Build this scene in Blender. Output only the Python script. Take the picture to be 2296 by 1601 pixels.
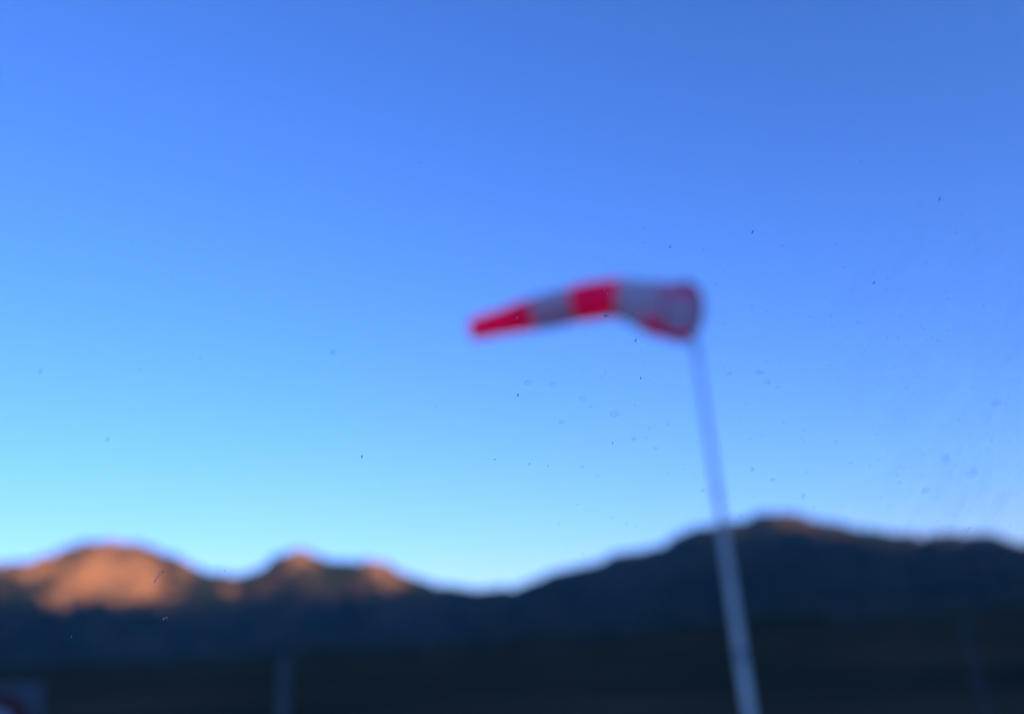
import bpy, math, random
import numpy as np
from mathutils import Matrix, Vector
from mathutils.bvhtree import BVHTree

scene = bpy.context.scene
for o in list(bpy.data.objects):
    bpy.data.objects.remove(o)
col = scene.collection
rad = math.radians

# ------------------------------------------------------------------ camera
W0, H0, F0 = 2296.0, 1601.0, 1802.0          # picture grid used for measuring, and its focal length
PITCH, ROLL = rad(20.0), rad(-3.5)
EYE = Vector((0.0, 0.0, 1.6))
cam_data = bpy.data.cameras.new("camera")
cam = bpy.data.objects.new("camera", cam_data)
col.objects.link(cam)
CAM_M = Matrix.Translation(EYE) @ Matrix.Rotation(math.pi / 2 + PITCH, 4, 'X') @ Matrix.Rotation(ROLL, 4, 'Z')
cam.matrix_world = CAM_M
cam_data.sensor_width = 36.0
cam_data.lens = 36.0 * F0 / W0
cam_data.clip_start = 0.02
cam_data.clip_end = 60000.0
PANE_DIST = 0.25                             # the phone focused on the dirty glass in front of it
cam_data.dof.use_dof = True
cam_data.dof.focus_distance = PANE_DIST
cam_data.dof.aperture_fstop = cam_data.lens / 7.0
scene.camera = cam

# ------------------------------------------------------------------ sky, sun, exposure
SUN_AZ, SUN_EL = rad(143.0), rad(5.0)        # azimuth clockwise from +Y: behind the camera, to the right
world = bpy.data.worlds.new("World")
scene.world = world
world.use_nodes = True
wn = world.node_tree
sky = wn.nodes.new('ShaderNodeTexSky')
sky.sky_type = 'NISHITA'
sky.sun_disc = False
sky.sun_elevation = SUN_EL
sky.sun_rotation = SUN_AZ
sky.altitude = 0
sky.air_density = 0.9
sky.dust_density = 0.0
sky.ozone_density = 3.0
bg = wn.nodes['Background']
bg.inputs['Strength'].default_value = 0.15
wn.links.new(sky.outputs[0], bg.inputs['Color'])

sun_dir = Vector((math.sin(SUN_AZ) * math.cos(SUN_EL), math.cos(SUN_AZ) * math.cos(SUN_EL), math.sin(SUN_EL)))
sl = bpy.data.lights.new("sun", 'SUN')
sl.energy = 5.0
sl.angle = rad(0.53)
sl.color = (1.0, 0.39, 0.02)
sun = bpy.data.objects.new("sun", sl)
sun.rotation_euler = (-sun_dir).to_track_quat('-Z', 'Y').to_euler()
sun.location = (0, 0, 50)
col.objects.link(sun)

scene.view_settings.view_transform = 'Standard'
scene.view_settings.look = 'None'
scene.view_settings.gamma = 1.0
scene.view_settings.exposure = 1.2
scene.view_settings.use_white_balance = True
scene.view_settings.white_balance_temperature = 4600
scene.view_settings.white_balance_tint = 36
scene.cycles.max_bounces = 8
scene.cycles.transparent_max_bounces = 16
scene.cycles.volume_bounces = 1

# ------------------------------------------------------------------ helpers
def ray(px, py):
    d = CAM_M.to_3x3() @ Vector(((px - W0 / 2) / F0, -(py - H0 / 2) / F0, -1.0))
    return d.normalized()

def at(px, py, depth):
    """point seen at (px, py), at a distance DEPTH along the viewing axis"""
    d = Vector(((px - W0 / 2) / F0, -(py - H0 / 2) / F0, -1.0)) * depth
    return CAM_M @ d

def mesh_obj(name, verts, faces, mat, parent=None, smooth=False):
    me = bpy.data.meshes.new(name)
    me.from_pydata([tuple(v) for v in verts], [], faces)
    me.update()
    if smooth:
        me.polygons.foreach_set('use_smooth', [True] * len(me.polygons))
    if mat is not None:
        for m in (mat if isinstance(mat, (list, tuple)) else [mat]):
            me.materials.append(m)
    o = bpy.data.objects.new(name, me)
    col.objects.link(o)
    if parent is not None:
        o.parent = parent
    return o

def empty(name, loc=(0, 0, 0)):
    o = bpy.data.objects.new(name, None)
    o.location = loc
    col.objects.link(o)
    return o

def tag(o, label=None, cat=None, group=None, kind=None):
    for k, v in (('label', label), ('category', cat), ('group', group), ('kind', kind)):
        if v:
            o[k] = v
    return o

class MB:
    def __init__(self):
        self.v, self.f = [], []
    def add(self, v, f):
        n = len(self.v)
        self.v += [tuple(p) for p in v]
        self.f += [tuple(i + n for i in q) for q in f]
    def box(self, c, s, rot=None):
        vs = []
        for x in (-.5, .5):
            for y in (-.5, .5):
                for z in (-.5, .5):
                    p = Vector((x * s[0], y * s[1], z * s[2]))
                    if rot is not None:
                        p = rot @ p
                    vs.append(Vector(c) + p)
        self.add(vs, [(0, 1, 3, 2), (4, 6, 7, 5), (0, 4, 5, 1), (2, 3, 7, 6), (0, 2, 6, 4), (1, 5, 7, 3)])
    def tube(self, pts, radii, n=16, caps=True):
        """tube through PTS with parallel-transported rings"""
        pts = [Vector(p) for p in pts]
        tang = []
        for i in range(len(pts)):
            a, b = pts[max(i - 1, 0)], pts[min(i + 1, len(pts) - 1)]
            tang.append((b - a).normalized())
        u = tang[0].orthogonal().normalized()
        vs, fs = [], []
        for i, p in enumerate(pts):
            u = (u - tang[i] * u.dot(tang[i])).normalized()
            w = tang[i].cross(u)
            for k in range(n):
                a = 2 * math.pi * k / n
                vs.append(p + (u * math.cos(a) + w * math.sin(a)) * radii[i])
        for i in range(len(pts) - 1):
            for k in range(n):
                k2 = (k + 1) % n
                fs.append((i * n + k, i * n + k2, (i + 1) * n + k2, (i + 1) * n + k))
        if caps:
            fs.append(tuple(range(n - 1, -1, -1)))
            fs.append(tuple((len(pts) - 1) * n + k for k in range(n)))
        self.add(vs, fs)
    def lathe(self, prof, n=20, c=(0, 0, 0)):
        """PROF is a list of (radius, z)"""
        vs, fs = [], []
        for r, z in prof:
            for k in range(n):
                a = 2 * math.pi * k / n
                vs.append((c[0] + r * math.cos(a), c[1] + r * math.sin(a), c[2] + z))
        for i in range(len(prof) - 1):
            for k in range(n):
                k2 = (k + 1) % n
                fs.append((i * n + k, i * n + k2, (i + 1) * n + k2, (i + 1) * n + k))
        fs.append(tuple(range(n - 1, -1, -1)))
        fs.append(tuple((len(prof) - 1) * n + k for k in range(n)))
        self.add(vs, fs)
    def build(self, name, mat, parent=None, smooth=False):
        return mesh_obj(name, self.v, self.f, mat, parent, smooth)

def smooth_angle(o, deg=40):
    me = o.data
    me.polygons.foreach_set('use_smooth', [True] * len(me.polygons))
    me.set_sharp_from_angle(angle=rad(deg))

# ------------------------------------------------------------------ materials
def new_mat(name):
    m = bpy.data.materials.new(name)
    m.use_nodes = True
    nt = m.node_tree
    return m, nt, nt.nodes['Principled BSDF']

def noise_mat(name, c1, c2, scale, rough=0.8, detail=4, metallic=0.0, bump=0.0, coord='Object', spec=0.3):
    m, nt, p = new_mat(name)
    tc = nt.nodes.new('ShaderNodeTexCoord')
    nz = nt.nodes.new('ShaderNodeTexNoise')
    nz.inputs['Scale'].default_value = scale
    nz.inputs['Detail'].default_value = detail
    rp = nt.nodes.new('ShaderNodeValToRGB')
    rp.color_ramp.elements[0].position = 0.35
    rp.color_ramp.elements[1].position = 0.65
    rp.color_ramp.elements[0].color = (*c1, 1)
    rp.color_ramp.elements[1].color = (*c2, 1)
    nt.links.new(tc.outputs[coord], nz.inputs['Vector'])
    nt.links.new(nz.outputs['Fac'], rp.inputs['Fac'])
    nt.links.new(rp.outputs['Color'], p.inputs['Base Color'])
    p.inputs['Roughness'].default_value = rough
    p.inputs['Metallic'].default_value = metallic
    p.inputs['Specular IOR Level'].default_value = spec
    if bump:
        b = nt.nodes.new('ShaderNodeBump')
        b.inputs['Strength'].default_value = bump
        nt.links.new(nz.outputs['Fac'], b.inputs['Height'])
        nt.links.new(b.outputs['Normal'], p.inputs['Normal'])
    return m

def fabric_mat(name, c1, c2, scale, translucent):
    m, nt, p = new_mat(name)
    out = nt.nodes['Material Output']
    tc = nt.nodes.new('ShaderNodeTexCoord')
    nz = nt.nodes.new('ShaderNodeTexNoise')
    nz.inputs['Scale'].default_value = scale
    nz.inputs['Detail'].default_value = 5
    rp = nt.nodes.new('ShaderNodeValToRGB')
    rp.color_ramp.elements[0].position = 0.3
    rp.color_ramp.elements[1].position = 0.7
    rp.color_ramp.elements[0].color = (*c1, 1)
    rp.color_ramp.elements[1].color = (*c2, 1)
    nt.links.new(tc.outputs['Object'], nz.inputs['Vector'])
    nt.links.new(nz.outputs['Fac'], rp.inputs['Fac'])
    nt.links.new(rp.outputs['Color'], p.inputs['Base Color'])
    p.inputs['Roughness'].default_value = 0.85
    p.inputs['Specular IOR Level'].default_value = 0.15
    tr = nt.nodes.new('ShaderNodeBsdfTranslucent')
    nt.links.new(rp.outputs['Color'], tr.inputs['Color'])
    mx = nt.nodes.new('ShaderNodeMixShader')
    mx.inputs['Fac'].default_value = translucent
    nt.links.new(p.outputs[0], mx.inputs[1])
    nt.links.new(tr.outputs[0], mx.inputs[2])
    nt.links.new(mx.outputs[0], out.inputs['Surface'])
    return m

# fluorescent red dye turns blue light into red, so its red reflectance is above one
FLUO_1, FLUO_2 = (1.4, 0.016, 0.16), (2.6, 0.040, 0.26)

def mountain_mat():
    """dark conifer woods, sunlit areas painted as tan rock where the mesh attribute 'rock' says so"""
    m, nt, p = new_mat("mountain_woods_and_lit_rock")
    tc = nt.nodes.new('ShaderNodeTexCoord')
    n1 = nt.nodes.new('ShaderNodeTexNoise')
    n1.inputs['Scale'].default_value = 0.0045
    n1.inputs['Detail'].default_value = 6
    n2 = nt.nodes.new('ShaderNodeTexNoise')
    n2.inputs['Scale'].default_value = 0.011
    n2.inputs['Detail'].default_value = 5
    nt.links.new(tc.outputs['Object'], n1.inputs['Vector'])
    nt.links.new(tc.outputs['Object'], n2.inputs['Vector'])
    woods = nt.nodes.new('ShaderNodeValToRGB')
    woods.color_ramp.elements[0].position = 0.3
    woods.color_ramp.elements[1].position = 0.7
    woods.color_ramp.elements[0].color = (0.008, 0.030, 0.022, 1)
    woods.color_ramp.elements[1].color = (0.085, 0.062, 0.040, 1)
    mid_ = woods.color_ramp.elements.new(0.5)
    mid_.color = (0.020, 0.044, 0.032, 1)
    lit_rock = nt.nodes.new('ShaderNodeValToRGB')
    lit_rock.color_ramp.elements[0].position = 0.3
    lit_rock.color_ramp.elements[1].position = 0.7
    lit_rock.color_ramp.elements[0].color = (0.34, 0.21, 0.07, 1)
    lit_rock.color_ramp.elements[1].color = (0.50, 0.33, 0.11, 1)
    nt.links.new(n1.outputs['Fac'], woods.inputs['Fac'])
    nt.links.new(n2.outputs['Fac'], lit_rock.inputs['Fac'])
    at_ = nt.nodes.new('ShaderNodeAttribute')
    at_.attribute_name = 'lit_rock'
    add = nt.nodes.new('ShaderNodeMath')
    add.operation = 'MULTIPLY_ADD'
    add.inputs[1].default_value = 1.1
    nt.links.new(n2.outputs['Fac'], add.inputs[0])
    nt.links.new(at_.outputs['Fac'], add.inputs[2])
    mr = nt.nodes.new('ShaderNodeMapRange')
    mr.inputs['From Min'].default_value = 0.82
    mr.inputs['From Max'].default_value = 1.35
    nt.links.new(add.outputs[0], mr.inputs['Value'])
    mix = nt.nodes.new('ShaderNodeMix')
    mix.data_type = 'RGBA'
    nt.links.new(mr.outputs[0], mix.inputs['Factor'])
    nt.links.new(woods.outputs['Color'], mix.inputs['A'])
    nt.links.new(lit_rock.outputs['Color'], mix.inputs['B'])
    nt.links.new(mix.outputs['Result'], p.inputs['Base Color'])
    p.inputs['Roughness'].default_value = 0.95
    p.inputs['Specular IOR Level'].default_value = 0.0
    return m

M_mount = mountain_mat()
M_field = noise_mat("grass_field", (0.026, 0.030, 0.018), (0.090, 0.066, 0.036), 0.06, 0.95, 8, bump=0.4, spec=0.0)
M_conifer = noise_mat("conifer_needles", (0.032, 0.046, 0.032), (0.085, 0.080, 0.052), 0.05, 0.9, 5, spec=0.05)
M_red = fabric_mat("red_windsock_cloth", FLUO_1, FLUO_2, 6, 0.5)
M_white = fabric_mat("dirty_white_windsock_cloth", (0.80, 0.77, 0.76), (0.90, 0.86, 0.85), 5, 0.5)
M_galv = noise_mat("galvanised_steel", (0.42, 0.43, 0.44), (0.58, 0.59, 0.60), 9, 0.5, 5, metallic=0.2)
M_mast = noise_mat("weathered_white_mast_paint", (0.66, 0.59, 0.49), (0.92, 0.84, 0.70), 3, 0.55, 5)
M_dull = noise_mat("dull_grey_steel", (0.10, 0.10, 0.10), (0.14, 0.14, 0.14), 9, 0.6, 5)
M_dark = noise_mat("dark_tarred_steel", (0.05, 0.05, 0.05), (0.07, 0.07, 0.07), 9, 0.7, 5)
M_concrete = noise_mat("concrete", (0.26, 0.25, 0.24), (0.36, 0.35, 0.33), 14, 0.9, 6, bump=0.2)
M_sign_grey = noise_mat("sign_board_grey", (0.10, 0.10, 0.10), (0.13, 0.13, 0.13), 8, 0.5, 4)
M_sign_red = noise_mat("sign_ring_red", (0.10, 0.018, 0.016), (0.14, 0.024, 0.02), 12, 0.5, 4)
M_sign_white = noise_mat("sign_disc_white", (0.36, 0.38, 0.38), (0.46, 0.48, 0.48), 8, 0.5, 4)
M_rubber = noise_mat("black_rubber_seal", (0.02, 0.02, 0.02), (0.035, 0.035, 0.035), 30, 0.7, 3)
M_panel = noise_mat("grey_painted_panel", (0.20, 0.20, 0.21), (0.26, 0.26, 0.27), 10, 0.5, 4)

# ------------------------------------------------------------------ ground, mountains
rng = np.random.default_rng(7)

def vnoise(x, y, seed):
    """smooth value noise on arrays, 0..1"""
    x = np.asarray(x, float); y = np.asarray(y, float)
    xi = np.floor(x).astype(np.int64); yi = np.floor(y).astype(np.int64)
    fx, fy = x - xi, y - yi
    fx = fx * fx * (3 - 2 * fx); fy = fy * fy * (3 - 2 * fy)
    def h(a, b):
        n = (a * 374761393 + b * 668265263 + seed * 1442695041) & 0x7fffffff
        n = ((n ^ (n >> 13)) * 1274126177) & 0x7fffffff
        return ((n ^ (n >> 16)) & 0xffff) / 65535.0
    return (h(xi, yi) * (1 - fx) + h(xi + 1, yi) * fx) * (1 - fy) + (h(xi, yi + 1) * (1 - fx) + h(xi + 1, yi + 1) * fx) * fy

def fbm(x, y, seed, octaves=5):
    s, a, t = 0.0, 1.0, 0.0
    for k in range(octaves):
        s = s + a * vnoise(x * 2 ** k, y * 2 ** k, seed + k)
        t += a
        a *= 0.5
    return s / t

def grid_mesh(name, X, Y, Z, mat, lit_rock=None):
    nr, nc = X.shape
    verts = np.stack([X, Y, Z], -1).reshape(-1, 3)
    i = np.arange(nr - 1)[:, None] * nc + np.arange(nc - 1)[None, :]
    q = np.stack([i, i + 1, i + nc + 1, i + nc], -1).reshape(-1, 4)
    me = bpy.data.meshes.new(name)
    me.from_pydata(verts.tolist(), [], q.tolist())
    me.polygons.foreach_set('use_smooth', [True] * len(me.polygons))
    if lit_rock is not None:
        a = me.attributes.new('lit_rock', 'FLOAT', 'POINT')
        a.data.foreach_set('value', lit_rock.reshape(-1).astype(np.float32))
    me.materials.append(mat)
    me.update()
    o = bpy.data.objects.new(name, me)
    col.objects.link(o)
    o['kind'] = 'structure'
    return o

# the ground: one sheet, a little uneven
gx = np.concatenate([-np.geomspace(14500, 4, 120), [0], np.geomspace(4, 14500, 120)])
X, Y = np.meshgrid(gx, gx)
dist = np.hypot(X, Y)
def knolls(x, y):
    d_ = np.hypot(x, y)
    return (fbm(np.asarray(x) / 190 + 40, np.asarray(y) / 190 + 70, 91, 3) - 0.42) * 22 * np.clip((d_ - 90) / 260, 0, 1) * np.clip((1500 - d_) / 400, 0, 1)
Z = (fbm(X / 40 + 9, Y / 40 + 3, 5, 4) - 0.5) * 0.5 * np.clip((dist - 12) / 30, 0, 1) - 0.02 + knolls(X, Y)
grid_mesh("ground", X, Y, Z, M_field)

# skyline of the mountains: azimuth and elevation of the crests
SKY = [(-420, 1240), (-300, 1262), (-200, 1250), (-100, 1268), (0, 1262), (60, 1255), (110, 1243), (150, 1228), (190, 1215), (230, 1210), (290, 1212),
       (340, 1225), (400, 1250), (450, 1275), (500, 1287), (550, 1285), (590, 1268), (620, 1245), (645, 1235), (680, 1232),
       (710, 1245), (740, 1255), (780, 1258), (830, 1256), (870, 1262), (900, 1280), (950, 1300), (1000, 1311), (1060, 1319),
       (1120, 1317), (1170, 1318), (1230, 1334), (1330, 1350), (1450, 1355), (1700, 1352), (2300, 1340), (2700, 1330)]
HILL = [(-400, 1560), (0, 1530), (500, 1475), (800, 1425), (1000, 1375), (1080, 1350), (1130, 1328), (1165, 1314), (1200, 1299), (1230, 1285), (1280, 1275), (1330, 1262), (1390, 1240),
        (1440, 1232), (1490, 1218), (1520, 1195), (1560, 1182), (1600, 1175), (1650, 1168), (1700, 1155), (1750, 1148),
        (1800, 1155), (1850, 1170), (1900, 1180), (1950, 1185), (2000, 1195), (2050, 1198), (2120, 1194), (2200, 1196),
        (2250, 1204), (2296, 1214), (2420, 1215), (2560, 1240), (2750, 1235)]

def crest(points, az):
    a, e = [], []
    for px, py in points:
        d = ray(px, py)
        a.append(math.atan2(d.x, d.y))
        e.append(math.asin(d.z))
    return np.interp(az, a, e)

def range_mesh(name, pts, az0, az1, r_front, r_crest, r_back, n_az, seed, spur, lit_rock_fn, bumps=(), power=1.0, rvar=350.0):
    """a mountain range: a crest line with spurs running down to the plain in front, and a back slope"""
    az = np.linspace(rad(az0), rad(az1), n_az)
    el = crest(pts, az)
    el = el + (fbm(az * 120, az * 0 + .5, seed + 40, 4) - .5) * 0.011
    rc = r_crest + rvar * (fbm(az * 7, az * 0 + 2, seed + 1, 2) - .5) * 2
    Hc = np.maximum(EYE.z + rc * np.tan(el), 5.0)
    s = np.concatenate([np.linspace(0, 1, 90), np.linspace(1, 2, 40)[1:]])
    S, A = np.meshgrid(s, az, indexing='ij')
    RC, HC = np.broadcast_to(rc, S.shape), np.broadcast_to(Hc, S.shape)
    R = np.where(S <= 1, r_front + (RC - r_front) * S, RC + (r_back - RC) * (S - 1))
    shape = np.where(S <= 1, np.clip(S, 0, 1) ** power, np.cos(np.clip(S - 1, 0, 1) * math.pi / 2) ** 1.3)
    Zz = HC * shape
    # spurs and gullies, none on the crest itself or at the foot
    ridge = 1 - np.abs(2 * fbm(A * 20 + 0.6 * S, S * 2.2, seed + 11, 5) - 1)
    env = np.where(S <= 1, np.sin(np.clip(S, 0, 1) * math.pi) ** 0.7, 0.35 * np.sin(np.clip(S - 1, 0, 1) * math.pi))
    Zz = Zz + (ridge - 0.75) * spur * env
    for (px, s0, wpx, ws, h) in bumps:
        a0 = math.atan2(ray(px, 1300).x, ray(px, 1300).y)
        Zz = Zz + h * np.exp(-((A - a0) * F0 / wpx) ** 2 - ((S - s0) / ws) ** 2)
    Zz = np.maximum(Zz, -0.6)
    Xx, Yy = R * np.sin(A), R * np.cos(A)
    return grid_mesh(name, Xx, Yy, Zz, M_mount, lit_rock_fn(A, S, Zz))

def patch(A, S, px, s0, wpx, ws):
    d = ray(px, 1300)
    a0 = math.atan2(d.x, d.y)
    return np.exp(-(np.abs(A - a0) * F0 / wpx) ** 2.5 - (np.abs(S - s0) / ws) ** 2.5)

def lit_rock_left(A, S, Zz):  # sunlight put into colour: pale rock patches where evening sun strikes the peaks
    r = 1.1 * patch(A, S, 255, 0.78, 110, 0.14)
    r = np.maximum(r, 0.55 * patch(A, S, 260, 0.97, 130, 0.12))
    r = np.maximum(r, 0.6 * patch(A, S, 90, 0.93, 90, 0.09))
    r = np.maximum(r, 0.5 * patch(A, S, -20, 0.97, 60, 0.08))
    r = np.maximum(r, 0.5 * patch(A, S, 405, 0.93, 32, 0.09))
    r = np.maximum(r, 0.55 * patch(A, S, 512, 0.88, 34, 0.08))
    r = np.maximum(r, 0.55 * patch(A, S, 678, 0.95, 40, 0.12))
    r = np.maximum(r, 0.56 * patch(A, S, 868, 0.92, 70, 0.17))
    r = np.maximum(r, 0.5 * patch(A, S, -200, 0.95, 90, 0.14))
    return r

def lit_rock_right(A, S, Zz):  # reddish sunlight on the right summit, painted as thin rock patches
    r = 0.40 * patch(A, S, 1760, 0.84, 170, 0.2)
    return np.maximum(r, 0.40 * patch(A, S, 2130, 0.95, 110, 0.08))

far_range = range_mesh("mountain_range", SKY, -46, 44, 2900.0, 4400.0, 7600.0, 620, 3, 190.0, lit_rock_left, power=1.8)
near_slope = range_mesh("mountain_slope", HILL, -34, 46, 1500.0, 4300.0, 7400.0, 560, 21, 170.0, lit_rock_right, power=1.35, rvar=150.0)

# the ridge behind the camera that the low sun is setting over; unseen, its crest shaped for the shade in the valley
RIDGE_D, RIDGE_H = 9000.0, 1400.0
t_s = Vector((-sun_dir.x, -sun_dir.y, 0)).normalized()
n_s = Vector((-t_s.y, t_s.x, 0))
u = np.linspace(-9000, 9000, 300)
v = np.linspace(-3200, 3200, 70)
U, V = np.meshgrid(u, v)
Hr = RIDGE_H + 25 * (fbm(u / 900 + 4, u * 0, 55, 4) - .5) * 2
Hr = Hr + 65 * np.clip((u + 500) / 400, 0, 1) + 45 * np.exp(-((u + 560) / 150) ** 2) - 35 * np.exp(-((u + 860) / 150) ** 2) - 180 * np.clip((-2900 - u) / 400, 0, 1)  # humps and cuts in the crest place the edge of its shade
Zr = Hr[None, :] * np.cos(np.clip(np.abs(V) / 3200, 0, 1) * math.pi / 2) ** 1.2
Zr = Zr + (fbm(U / 500, V / 500, 60, 4) - .5) * 160 * np.sin(np.clip(np.abs(V) / 3200, 0, 1) * math.pi)
Xr = t_s.x * (-RIDGE_D + V) + n_s.x * U
Yr = t_s.y * (-RIDGE_D + V) + n_s.y * U
grid_mesh("mountain_ridge", Xr, Yr, np.maximum(Zr, -0.6), M_mount, np.zeros_like(Xr))

# dark conifer wood on the valley floor and the first slopes: one mass
def forest():
    r_ = random.Random(11)
    vs, fs = [], []
    trees_bvh = [BVHTree.FromPolygons([v_.co for v_ in o_.data.vertices], [p_.vertices[:] for p_ in o_.data.polygons]) for o_ in (far_range, near_slope)]
    for i_ in range(19000):
        d = 480 + 1000 * r_.random() ** 1.2 if i_ < 9000 else 1480 + 2300 * r_.random() ** 1.5
        a = rad(r_.uniform(-48, 48) if i_ < 9000 else r_.uniform(-36, 38))
        x, y = d * math.sin(a), d * math.cos(a)
        zg = float(knolls(x, y))
        if i_ >= 9000:
            for t_ in trees_bvh:
                hit = t_.ray_cast(Vector((x, y, 3000)), Vector((0, 0, -1)))
                if hit[0] is not None:
                    zg = max(zg, hit[0].z)
        cl = float(vnoise(x / 70, y / 110, 3))
        if cl < 0.28:
            continue
        h = r_.uniform(3, 6) + 15 * (cl - .2) ** 2 * r_.uniform(.7, 1.1)
        if i_ >= 9000:
            h = r_.uniform(10, 17)
        w = h * r_.uniform(.17, .25) * (1.5 if i_ >= 9000 else 1)
        base = len(vs)
        k0 = r_.random() * 6.28
        n = 6
        for (z0, z1, f) in ((.08, .55, 1.0), (.32, .80, .72), (.58, 1.0, .45)):
            b0 = len(vs)
            for k in range(n):
                an = k0 + 6.283 * k / n
                q = w * f * r_.uniform(.8, 1.15)
                vs.append((x + q * math.cos(an), y + q * math.sin(an), zg + h * (z0 + r_.uniform(-.03, .03))))
            vs.append((x + r_.uniform(-.1, .1), y, zg + h * z1))
            for k in range(n):
                fs.append((b0 + k, b0 + (k + 1) % n, b0 + n))
        b0 = len(vs)
        for k in range(3):
            an = 2.094 * k
            vs.append((x + .16 * math.cos(an), y + .16 * math.sin(an), zg - .8))
        for k in range(3):
            an = 2.094 * k
            vs.append((x + .1 * math.cos(an), y + .1 * math.sin(an), zg + h * .3))
        for k in range(3):
            fs.append((b0 + k, b0 + (k + 1) % 3, b0 + 3 + (k + 1) % 3, b0 + 3 + k))
    o = mesh_obj("forest", vs, fs, M_conifer)
    tag(o, "dark conifer wood along the foot of the mountains", "forest", kind="stuff")
forest()

# ------------------------------------------------------------------ windsock mast
MAST_D = 8.0
top = at(1560, 772, MAST_D)                     # head of the mast, just under the hoop
mast_base = Vector((top.x, top.y, 0))
# the foot leans a touch so that the mast runs down the picture as photographed
mast = empty("windsock_mast", mast_base)
tag(mast, "tall tapered pale grey mast carrying the red and white windsock", "mast")
Ht = top.z
b = MB()
prof = [(0.048, 0.03), (0.046, Ht * 0.3), (0.038, Ht * 0.55), (0.029, Ht * 0.8), (0.024, Ht - 0.05)]
b.lathe(prof, 24)
smooth_angle(b.build("pole", M_mast, mast), 50)
b = MB(); b.lathe([(0.19, 0.0), (0.19, 0.025), (0.17, 0.03)], 24)
smooth_angle(b.build("base_plate", M_galv, mast), 30)
for k in range(4):
    a = math.pi / 4 + k * math.pi / 2
    b = MB(); b.lathe([(0.018, 0.03), (0.018, 0.05), (0.008, 0.052), (0.008, 0.075)], 6, (0.145 * math.cos(a), 0.145 * math.sin(a), 0))
    b.build("anchor_bolt", M_galv, mast)
b = MB(); b.box((0, 0, -0.12), (0.6, 0.6, 0.24))
b.build("footing", M_concrete, mast)
for zz, rr in ((Ht * 0.33, 0.050), (Ht * 0.66, 0.039)):
    b = MB(); b.lathe([(rr, zz - 0.05), (rr, zz + 0.05), (rr - 0.008, zz + 0.056)], 20)
    smooth_angle(b.build("joint_sleeve", M_galv, mast), 30)
b = MB(); b.lathe([(0.037, Ht - 0.09), (0.037, Ht + 0.0), (0.03, Ht + 0.012)], 20)
smooth_angle(b.build("collar", M_galv, mast), 30)
b = MB(); b.lathe([(0.011, Ht), (0.011, Ht + 0.62)], 10)
smooth_angle(b.build("spindle", M_galv, mast), 30)

# ------------------------------------------------------------------ windsock
# centre line in the picture: x, y, radius (picture units), depth
LINE = [(1533, 700, 66, 7.90), (1505, 697, 64.5, 8.02), (1470, 690, 61, 8.14), (1432, 679, 54, 8.25), (1392, 669, 47, 8.33), (1345, 671, 44, 8.40),
        (1290, 681, 42, 8.46), (1240, 693, 39, 8.51), (1193, 704, 37, 8.55), (1130, 721, 32, 8.60), (1056, 740, 26, 8.65)]
ln = np.array(LINE, float)
pts3 = [at(x, y, d) for x, y, r, d in LINE]
rr3 = [r / F0 * d for x, y, r, d in LINE]
tpar = np.concatenate([[0], np.cumsum([(pts3[i + 1] - pts3[i]).length for i in range(len(pts3) - 1)])])

def catmull(t):
    P = np.array([list(p) + [r] for p, r in zip(pts3, rr3)])
    i = int(np.clip(np.searchsorted(tpar, t) - 1, 0, len(tpar) - 2))
    f = (t - tpar[i]) / (tpar[i + 1] - tpar[i])
    p0, p1, p2, p3 = P[max(i - 1, 0)], P[i], P[i + 1], P[min(i + 2, len(P) - 1)]
    q = 0.5 * (2 * p1 + (p2 - p0) * f + (2 * p0 - 5 * p1 + 4 * p2 - p3) * f * f + (3 * p1 - p0 - 3 * p2 + p3) * f ** 3)
    return Vector(q[:3]), float(q[3])

sock_root = empty("windsock", pts3[0])
tag(sock_root, "red and white banded windsock streaming left with a drooping tail", "windsock")
L = tpar[-1]
NSEG, NR = 96, 48
rings = []
up0 = Vector((0, 0, 1))
srng = random.Random(5)
for i in range(NSEG + 1):
    t = L * i / NSEG
    c, r = catmull(t)
    c2, _ = catmull(min(t + 0.01, L))
    c1, _ = catmull(max(t - 0.01, 0))
    tg = (c2 - c1).normalized()
    side = tg.cross(up0).normalized()
    upv = side.cross(tg).normalized()
    ring = []
    for k in range(NR):
        a = 2 * math.pi * k / NR
        f = t / L
        # folds and slack cloth grow towards the tail; the hoop keeps the mouth round
        wr = 1 + min(f * 3, 1) * (0.05 * math.sin(3 * a + 9 * f) + 0.035 * math.sin(7 * a - 14 * f + 1) + 0.02 * math.sin(11 * a + 25 * f))
        sag = 1 - 0.18 * min(f * 2, 1) * max(0, math.sin(a)) * (0.5 + 0.5 * math.sin(8 * f))
        ring.append(c + (side * math.cos(a) + upv * math.sin(a) * sag) * r * wr - pts3[0])
    rings.append(ring)

def sock_band(name, i0, i1, mat):
    """one band of the sewn cloth tube, between rings I0 and I1"""
    vs, fs = [], []
    n = i1 - i0 + 1
    for i in range(i0, i1 + 1):
        vs += rings[i]
    for i in range(n - 1):
        for k in range(NR):
            k2 = (k + 1) % NR
            fs.append((i * NR + k, i * NR + k2, (i + 1) * NR + k2, (i + 1) * NR + k))
    return mesh_obj(name, vs, fs, mat, sock_root, True)

def ring_at_px(px):
    best = min(range(NSEG + 1), key=lambda i: abs(proj_x(sum(rings[i], Vector()) / NR + pts3[0]) - px))
    return best

CAM_I = CAM_M.inverted()
def proj_x(p):
    q = CAM_I @ p
    return W0 / 2 + F0 * q.x / -q.z

i_a, i_b, i_c, i_d = ring_at_px(1474), ring_at_px(1392), ring_at_px(1286), ring_at_px(1194)
M_mouth_cloth = fabric_mat("mouth_band_windsock_cloth", FLUO_1, FLUO_2, 6, 0.5)

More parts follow.
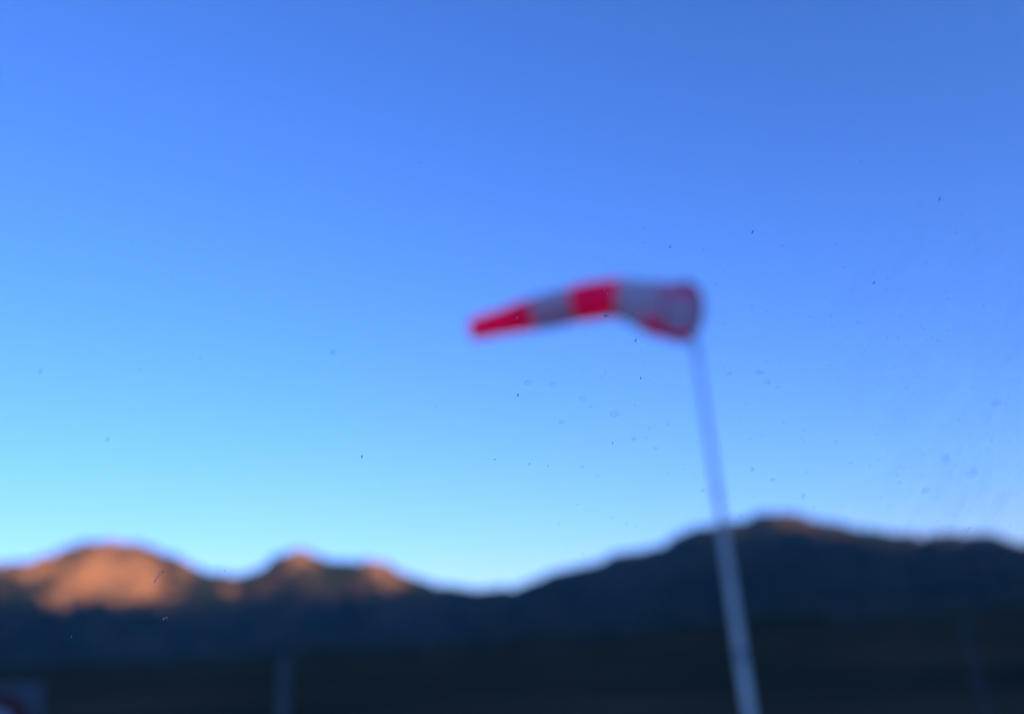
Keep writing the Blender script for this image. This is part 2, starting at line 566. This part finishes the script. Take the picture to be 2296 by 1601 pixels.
def add_paleness(m):
    """paler side of the mouth band: greyish white mixed over the red except along the underside"""
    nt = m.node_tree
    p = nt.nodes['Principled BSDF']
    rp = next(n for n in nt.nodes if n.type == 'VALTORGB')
    at_ = nt.nodes.new('ShaderNodeAttribute'); at_.attribute_name = 'paleness'
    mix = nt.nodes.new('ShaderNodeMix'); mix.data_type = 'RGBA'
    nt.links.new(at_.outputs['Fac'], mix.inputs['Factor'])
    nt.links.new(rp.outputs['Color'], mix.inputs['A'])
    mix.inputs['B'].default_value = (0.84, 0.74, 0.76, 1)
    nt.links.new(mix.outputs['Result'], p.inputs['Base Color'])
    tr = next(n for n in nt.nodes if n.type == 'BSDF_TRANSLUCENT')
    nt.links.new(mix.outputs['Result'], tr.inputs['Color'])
add_paleness(M_mouth_cloth)
b1 = sock_band("mouth_band", 0, i_a, M_mouth_cloth)
b1['label'] = "part pale, part red band at the mouth of the windsock"
att = b1.data.attributes.new('paleness', 'FLOAT', 'POINT')
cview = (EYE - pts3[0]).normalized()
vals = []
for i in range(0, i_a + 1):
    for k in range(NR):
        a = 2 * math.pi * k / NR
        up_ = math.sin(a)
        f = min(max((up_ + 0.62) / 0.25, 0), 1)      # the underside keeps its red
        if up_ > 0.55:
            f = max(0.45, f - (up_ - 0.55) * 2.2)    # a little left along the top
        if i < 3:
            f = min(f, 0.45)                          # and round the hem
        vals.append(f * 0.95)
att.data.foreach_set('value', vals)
sock_band("white_band", i_a, i_b, M_white)
sock_band("red_band", i_b, i_c, M_red)
sock_band("white_band", i_c, i_d, M_white)
sock_band("tail_band", i_d, NSEG, M_red)
# the hoop that holds the mouth open, and the arms that fix it to the spindle
hp = [p for p in rings[0]]
b = MB()
n = len(hp)
cen = sum(hp, Vector()) / n
vs, fs = [], []
tg0 = (pts3[1] - pts3[0]).normalized()
for k in range(n):
    rdir = (hp[k] - cen).normalized()
    for j in range(8):
        a = 2 * math.pi * j / 8
        vs.append(hp[k] + rdir * (0.008 + 0.012 * math.cos(a)) + tg0 * (0.012 * math.sin(a) - 0.004))
for k in range(n):
    k2 = (k + 1) % n
    for j in range(8):
        j2 = (j + 1) % 8
        fs.append((k * 8 + j, k * 8 + j2, k2 * 8 + j2, k2 * 8 + j))
b.add(vs, fs)
b.build("hoop", M_dull, sock_root, True)
sp = mast_base + Vector((0, 0, Ht))
for zz, k in ((0.60, NR // 4), (0.05, 3 * NR // 4)):
    b = MB(); b.tube([sp + Vector((0, 0, zz)) - pts3[0], hp[k]], [0.009, 0.009], 8)
    smooth_angle(b.build("hoop_arm", M_dull, sock_root), 40)
for k in (0, NR // 2):
    b = MB(); b.tube([hp[k], sp + Vector((0, 0, 0.33)) - pts3[0]], [0.006, 0.006], 8)
    smooth_angle(b.build("hoop_stay", M_dull, sock_root), 40)

# ------------------------------------------------------------------ two posts and the sign near the bottom edge
def post(name, px, py, depth, r, mat, label):
    p = at(px, py, depth)
    root = empty(name, (p.x, p.y, 0))
    tag(root, label, "post")
    b = MB(); b.lathe([(r, 0.0), (r, p.z - 0.02)], 16)
    smooth_angle(b.build("shaft", mat, root), 40)
    b = MB(); b.lathe([(r * 1.12, p.z - 0.03), (r * 1.12, p.z - 0.008), (r * 0.7, p.z + 0.006), (r * 0.2, p.z + 0.012)], 16)
    smooth_angle(b.build("cap", mat, root), 40)
    b = MB(); b.lathe([(r * 2.6, -0.05), (r * 2.5, 0.015), (r * 1.6, 0.03)], 16)
    smooth_angle(b.build("footing", M_concrete, root), 40)
post("marker_post", 638, 1482, 5.2, 0.034, M_dull, "dim grey marker post low at the left, beneath the lit peaks")
post("slender_post", 2162, 1400, 6.0, 0.034, M_dark, "faint dark slender post at the right, beneath the shaded slope")

def road_sign():
    d = 5.0
    k = d / F0
    c = at(-16, 1634, d)                     # middle of the red ring
    root = empty("road_sign", (c.x, c.y, 0))
    tag(root, "grey sign board with red ringed white disc at the lower left corner", "sign")
    yaw = math.atan2(-c.x, c.y) * 0.6
    root.rotation_euler = (0, 0, yaw)
    w, h, t = 92 * k, 92 * k, 0.004
    def rounded(w, h, r, y, n=6):
        o = []
        for (sx, sz, a0) in ((1, 1, 0), (-1, 1, 90), (-1, -1, 180), (1, -1, 270)):
            for j in range(n + 1):
                a = rad(a0 + 90 * j / n)
                o.append((sx * (w - r) + r * math.cos(a), y, c.z + sz * (h - r) + r * math.sin(a)))
        return o
    def slab(loop0, loop1):
        n = len(loop0)
        return loop0 + loop1, [tuple(range(n)), tuple(range(2 * n - 1, n - 1, -1))] + [(i, (i + 1) % n, n + (i + 1) % n, n + i) for i in range(n)]
    b = MB(); b.add(*slab(rounded(w, h, 0.05, -t), rounded(w, h, 0.05, 0.0)))
    b.build("board", M_sign_grey, root)
    r1, r0 = 72 * k, 40 * k
    n = 48
    vs, fs = [], []
    for (r, y) in ((r0, -t - .001), (r1, -t - .001), (r1, -t - .004), (r0, -t - .004)):
        for i in range(n):
            a = 2 * math.pi * i / n
            vs.append((r * math.cos(a), y, c.z + r * math.sin(a)))
    for j in range(4):
        for i in range(n):
            i2 = (i + 1) % n
            fs.append((j * n + i, j * n + i2, ((j + 1) % 4) * n + i2, ((j + 1) % 4) * n + i))
    mesh_obj("ring", vs, fs, M_sign_red, root)
    def circ(r, y):
        return [(r * math.cos(2 * math.pi * i / n), y, c.z + r * math.sin(2 * math.pi * i / n)) for i in range(n)]
    b = MB(); b.add(*slab(circ(r0 - .002, -t - .004), circ(r0 - .002, -t - .001)))
    b.build("disc", M_sign_white, root)
    b = MB(); b.lathe([(0.03, 0.0), (0.03, c.z + h - 0.06)], 16, (0, 0.036, 0))
    smooth_angle(b.build("pole", M_galv, root), 40)
    for zz in (c.z - 0.16, c.z + 0.16):
        b = MB(); b.box((0, 0.034, zz), (0.09, 0.064, 0.03))
        b.build("clamp", M_galv, root)
road_sign()

# ------------------------------------------------------------------ the sloping window the picture is taken through
def window():
    N = Vector((0, math.cos(PITCH), math.sin(PITCH)))          # outward normal
    Xv = Vector((1, 0, 0))
    Uv = Xv.cross(N).normalized()                               # up along the glass
    O = EYE + N * (PANE_DIST - 0.0005)
    HW, LO, HI, T = 1.35, -0.62, 0.80, 0.005
    def P(x, u_, n_):
        return O + Xv * x + Uv * u_ + N * n_
    sill = P(0, LO, 0)
    root = empty("cabin_window", (0, sill.y, 0))
    tag(root, "sloping glass pane flecked with dirt specks and dried drop marks, right before the viewer", "window")
    off = Vector(root.location)
    def quadbox(x0, x1, u0, u1, n0, n1):
        vs = [P(x, u_, n_) - off for x in (x0, x1) for u_ in (u0, u1) for n_ in (n0, n1)]
        return vs, [(0, 1, 3, 2), (4, 6, 7, 5), (0, 4, 5, 1), (2, 3, 7, 6), (0, 2, 6, 4), (1, 5, 7, 3)]
    m, nt, p = new_mat("clear_glass")
    tr = nt.nodes.new('ShaderNodeBsdfTransparent')
    tr.inputs['Color'].default_value = (0.975, 0.985, 0.98, 1)
    nt.links.new(tr.outputs[0], nt.nodes['Material Output'].inputs['Surface'])
    b = MB(); b.add(*quadbox(-HW, HW, LO, HI, -T, 0.0))
    b.build("pane", m, root)
    for (x0, x1, u0, u1) in ((-HW - .06, HW + .06, HI, HI + .06), (-HW - .06, HW + .06, LO - .06, LO), (-HW - .06, -HW, LO, HI), (HW, HW + .06, LO, HI)):
        b = MB(); b.add(*quadbox(x0, x1, u0, u1, -0.03, 0.02))
        b.build("frame_rail", M_rubber, root)
    zt = P(0, LO - .06, 0).z
    b = MB(); b.box(Vector((0, sill.y - 0.01, zt / 2 - 0.01)) - off, (2 * HW + .12, 0.05, zt - 0.02))
    b.build("panel", M_panel, root)
    # dirt on the outside of the glass: real little lumps
    md = noise_mat("dark_dirt", (0.010, 0.013, 0.018), (0.03, 0.035, 0.04), 900, 0.9, 3, spec=0.0)
    def thin_out(m_, fac):
        nt_ = m_.node_tree
        p_ = nt_.nodes['Principled BSDF']
        t_ = nt_.nodes.new('ShaderNodeBsdfTransparent')
        x_ = nt_.nodes.new('ShaderNodeMixShader')
        x_.inputs['Fac'].default_value = fac
        nt_.links.new(t_.outputs[0], x_.inputs[1])
        nt_.links.new(p_.outputs[0], x_.inputs[2])
        nt_.links.new(x_.outputs[0], nt_.nodes['Material Output'].inputs['Surface'])
    thin_out(md, 0.62)
    mf, ntf, pf = new_mat("greasy_smear")
    pf.inputs['Base Color'].default_value = (0.95, 0.93, 0.90, 1)
    pf.inputs['Roughness'].default_value = 1.0
    thin_out(mf, 0.016)
    tl = ntf.nodes.new('ShaderNodeBsdfTranslucent')
    tl.inputs['Color'].default_value = (0.98, 0.97, 0.93, 1)
    xf = next(n_ for n_ in ntf.nodes if n_.type == 'MIX_SHADER')
    ntf.links.new(tl.outputs[0], xf.inputs[2])
    mp, nt2, pp = new_mat("thin_dust")
    t2 = nt2.nodes.new('ShaderNodeBsdfTransparent')
    mx = nt2.nodes.new('ShaderNodeMixShader')
    mx.inputs['Fac'].default_value = 0.07
    pp.inputs['Base Color'].default_value = (0.10, 0.12, 0.16, 1)
    pp.inputs['Roughness'].default_value = 1.0
    nt2.links.new(t2.outputs[0], mx.inputs[1])
    nt2.links.new(pp.outputs[0], mx.inputs[2])
    nt2.links.new(mx.outputs[0], nt2.nodes['Material Output'].inputs['Surface'])
    mw = noise_mat("pale_grit", (0.55, 0.57, 0.6), (0.75, 0.76, 0.78), 900, 0.8, 3, spec=0.1)
    px2m = PANE_DIST / F0
    r_ = random.Random(3)
    R3 = Matrix.Rotation(ROLL, 2)
    def loc(px, py):
        x, y = (px - W0 / 2) * px2m, -(py - H0 / 2) * px2m
        v2 = R3 @ Vector((x, y))
        return v2.x, v2.y
    def lump(b, px, py, a, bb, ang, n=9, jag=.3, hgt=.25):
        x, y = loc(px, py)
        a *= px2m; bb *= px2m
        ca, sa = math.cos(ang + ROLL), math.sin(ang + ROLL)
        vs = []
        for (f, z) in ((1.0, 0.00002), (0.6, hgt * min(a, bb))):
            for k in range(n):
                t = 2 * math.pi * k / n
                q = f * (1 + r_.uniform(-jag, jag))
                lx, ly = a * q * math.cos(t), bb * q * math.sin(t)
                vs.append(P(x + lx * ca - ly * sa, y + lx * sa + ly * ca, z) - off)
        fs = [(k, (k + 1) % n, n + (k + 1) % n, n + k) for k in range(n)] + [tuple(n + k for k in range(n))]
        b.add(vs, fs)
    def arc(b, px, py, r0, a0, a1, wdt=1.6, sq=.7):
        x, y = loc(px, py)
        n = 9
        vs = []
        for k in range(n + 1):
            t = rad(a0 + (a1 - a0) * k / n)
            ww = wdt * math.sin(math.pi * (k + .4) / (n + .8)) * r_.uniform(.6, 1.2)
            for q in (r0 - ww / 2, r0 + ww / 2):
                vs.append(P(x + q * math.cos(t) * px2m, y + q * sq * math.sin(t) * px2m, 0.00003) - off)
        b.add(vs, [(2 * k, 2 * k + 1, 2 * k + 3, 2 * k + 2) for k in range(n)])
    dark, thin, pale, film = MB(), MB(), MB(), MB()
    for _ in range(150):
        q = r_.random() ** .6
        px, py = 1860 + 560 * q, r_.uniform(520, 1150)
        lump(film, px, py, r_.uniform(30, 120), r_.uniform(14, 50), rad(r_.uniform(30, 85)), 18, .22, .01)
    for (px, py, l, w_, an) in ((1686, 521, 5.0, 1.9, 70), (1502, 554, 3.2, 1.8, 60), (1958, 634, 4.6, 1.9, 58), (2105, 447, 5.0, 1.5, 62),
                                (1425, 763, 4.6, 2.2, 72), (1436, 848, 3.6, 2.0, 85), (1161, 886, 3.6, 2.0, 85), (812, 1023, 4.0, 1.6, 80),
                                (1373, 993, 3.0, 1.3, 75), (1187, 1040, 3.0, 1.0, 78), (1110, 1030, 2.4, 1.2, 30), (1228, 1044, 2.5, .9, 85)):
        lump(dark, px, py, l, w_, rad(an))
    for (px, py, r0) in ((748, 790, 9), (243, 985, 8), (1685, 1052, 9), (92, 832, 9), (1720, 855, 9), (1702, 836, 10), (1742, 868, 6),
                         (1634, 838, 7), (1800, 1113, 9), (2072, 1100, 13), (2118, 1028, 16), (1470, 1005, 6), (1575, 1100, 6), (1260, 945, 8),
                         (1420, 985, 9), (1730, 1075, 7), (2180, 1060, 14), (2230, 905, 14)):
        lump(thin, px, py, r0, r0 * r_.uniform(.55, .9), rad(r_.uniform(0, 90)), 12, .25, .05)
        lump(thin, px + r_.uniform(-3, 3), py + r_.uniform(-3, 3), r0 * .6, r0 * .45, rad(r_.uniform(0, 90)), 9, .3, .08)
    for (px, py, r0, a0, a1) in ((1186, 858, 10, 60, 260), (1240, 862, 9, 80, 270), (1308, 895, 9, 50, 230), (1378, 927, 12, 150, 330)):
        for q in (1.0, .86):
            arc(thin, px, py, r0 * q, a0, a1, 2.6)
        lump(thin, px, py, r0, r0 * .7, 0, 12, .15, .03)
    for _ in range(260):                          # faint drop marks, thickest to the right of the mast
        px = 1250 + 1030 * r_.random() ** .75
        py = 480 + 800 * r_.random()
        q = r_.uniform(1.5, 5.5)
        lump(thin, px, py, q, q * r_.uniform(.5, 1), rad(r_.uniform(0, 180)), 8, .3, .05)
    for _ in range(140):
        px, py = r_.uniform(-200, 2500), r_.uniform(-100, 1700)
        q = r_.uniform(1.2, 4)
        lump(thin, px, py, q, q * r_.uniform(.5, 1), rad(r_.uniform(0, 180)), 8, .3, .05)
    for (px, py, l, w_, an) in ((369, 1386, 2.6, 3.4, 0), (375, 1384, 2.6, 3.4, 10), (348, 1303, 1.2, 5, -20), (352, 1296, 1.0, 6, -15),
                                (358, 1288, 1.2, 5, -12), (365, 1282, 1.2, 5, -8), (505, 1278, .8, 4, -10), (162, 1427, .9, 4, -10),
                                (1358, 708, 4, 3, 20), (1355, 652, .8, 5, -10), (1362, 658, .8, 3, 0), (1160, 712, 3, 2, 30)):
        lump(pale, px, py, l, w_, rad(an), 7)
    for k in range(14):
        lump(pale, 1480 + r_.uniform(0, 75), 735 + r_.uniform(-6, 10), .45, r_.uniform(3, 6), rad(r_.uniform(-12, 5)), 6)
    for bb, nm, mt in ((dark, "dirt", md), (thin, "dust", mp), (pale, "grit", mw), (film, "smear", mf)):
        tag(bb.build(nm, mt, root), kind="stuff")
window()

# ------------------------------------------------------------------ air
m, nt, p = new_mat("valley_haze")
nt.nodes.remove(p)
pv = nt.nodes.new('ShaderNodeVolumePrincipled')
pv.inputs['Color'].default_value = (0.80, 0.88, 1.0, 1)
pv.inputs['Density'].default_value = 2.2e-5
pv.inputs['Anisotropy'].default_value = -0.15
nt.links.new(pv.outputs[0], nt.nodes['Material Output'].inputs['Volume'])
b = MB(); b.box((0, 0, 719.0), (31000, 31000, 1460.0))
tag(b.build("haze", m), "thin blue evening haze filling the valley", "haze", kind="stuff")
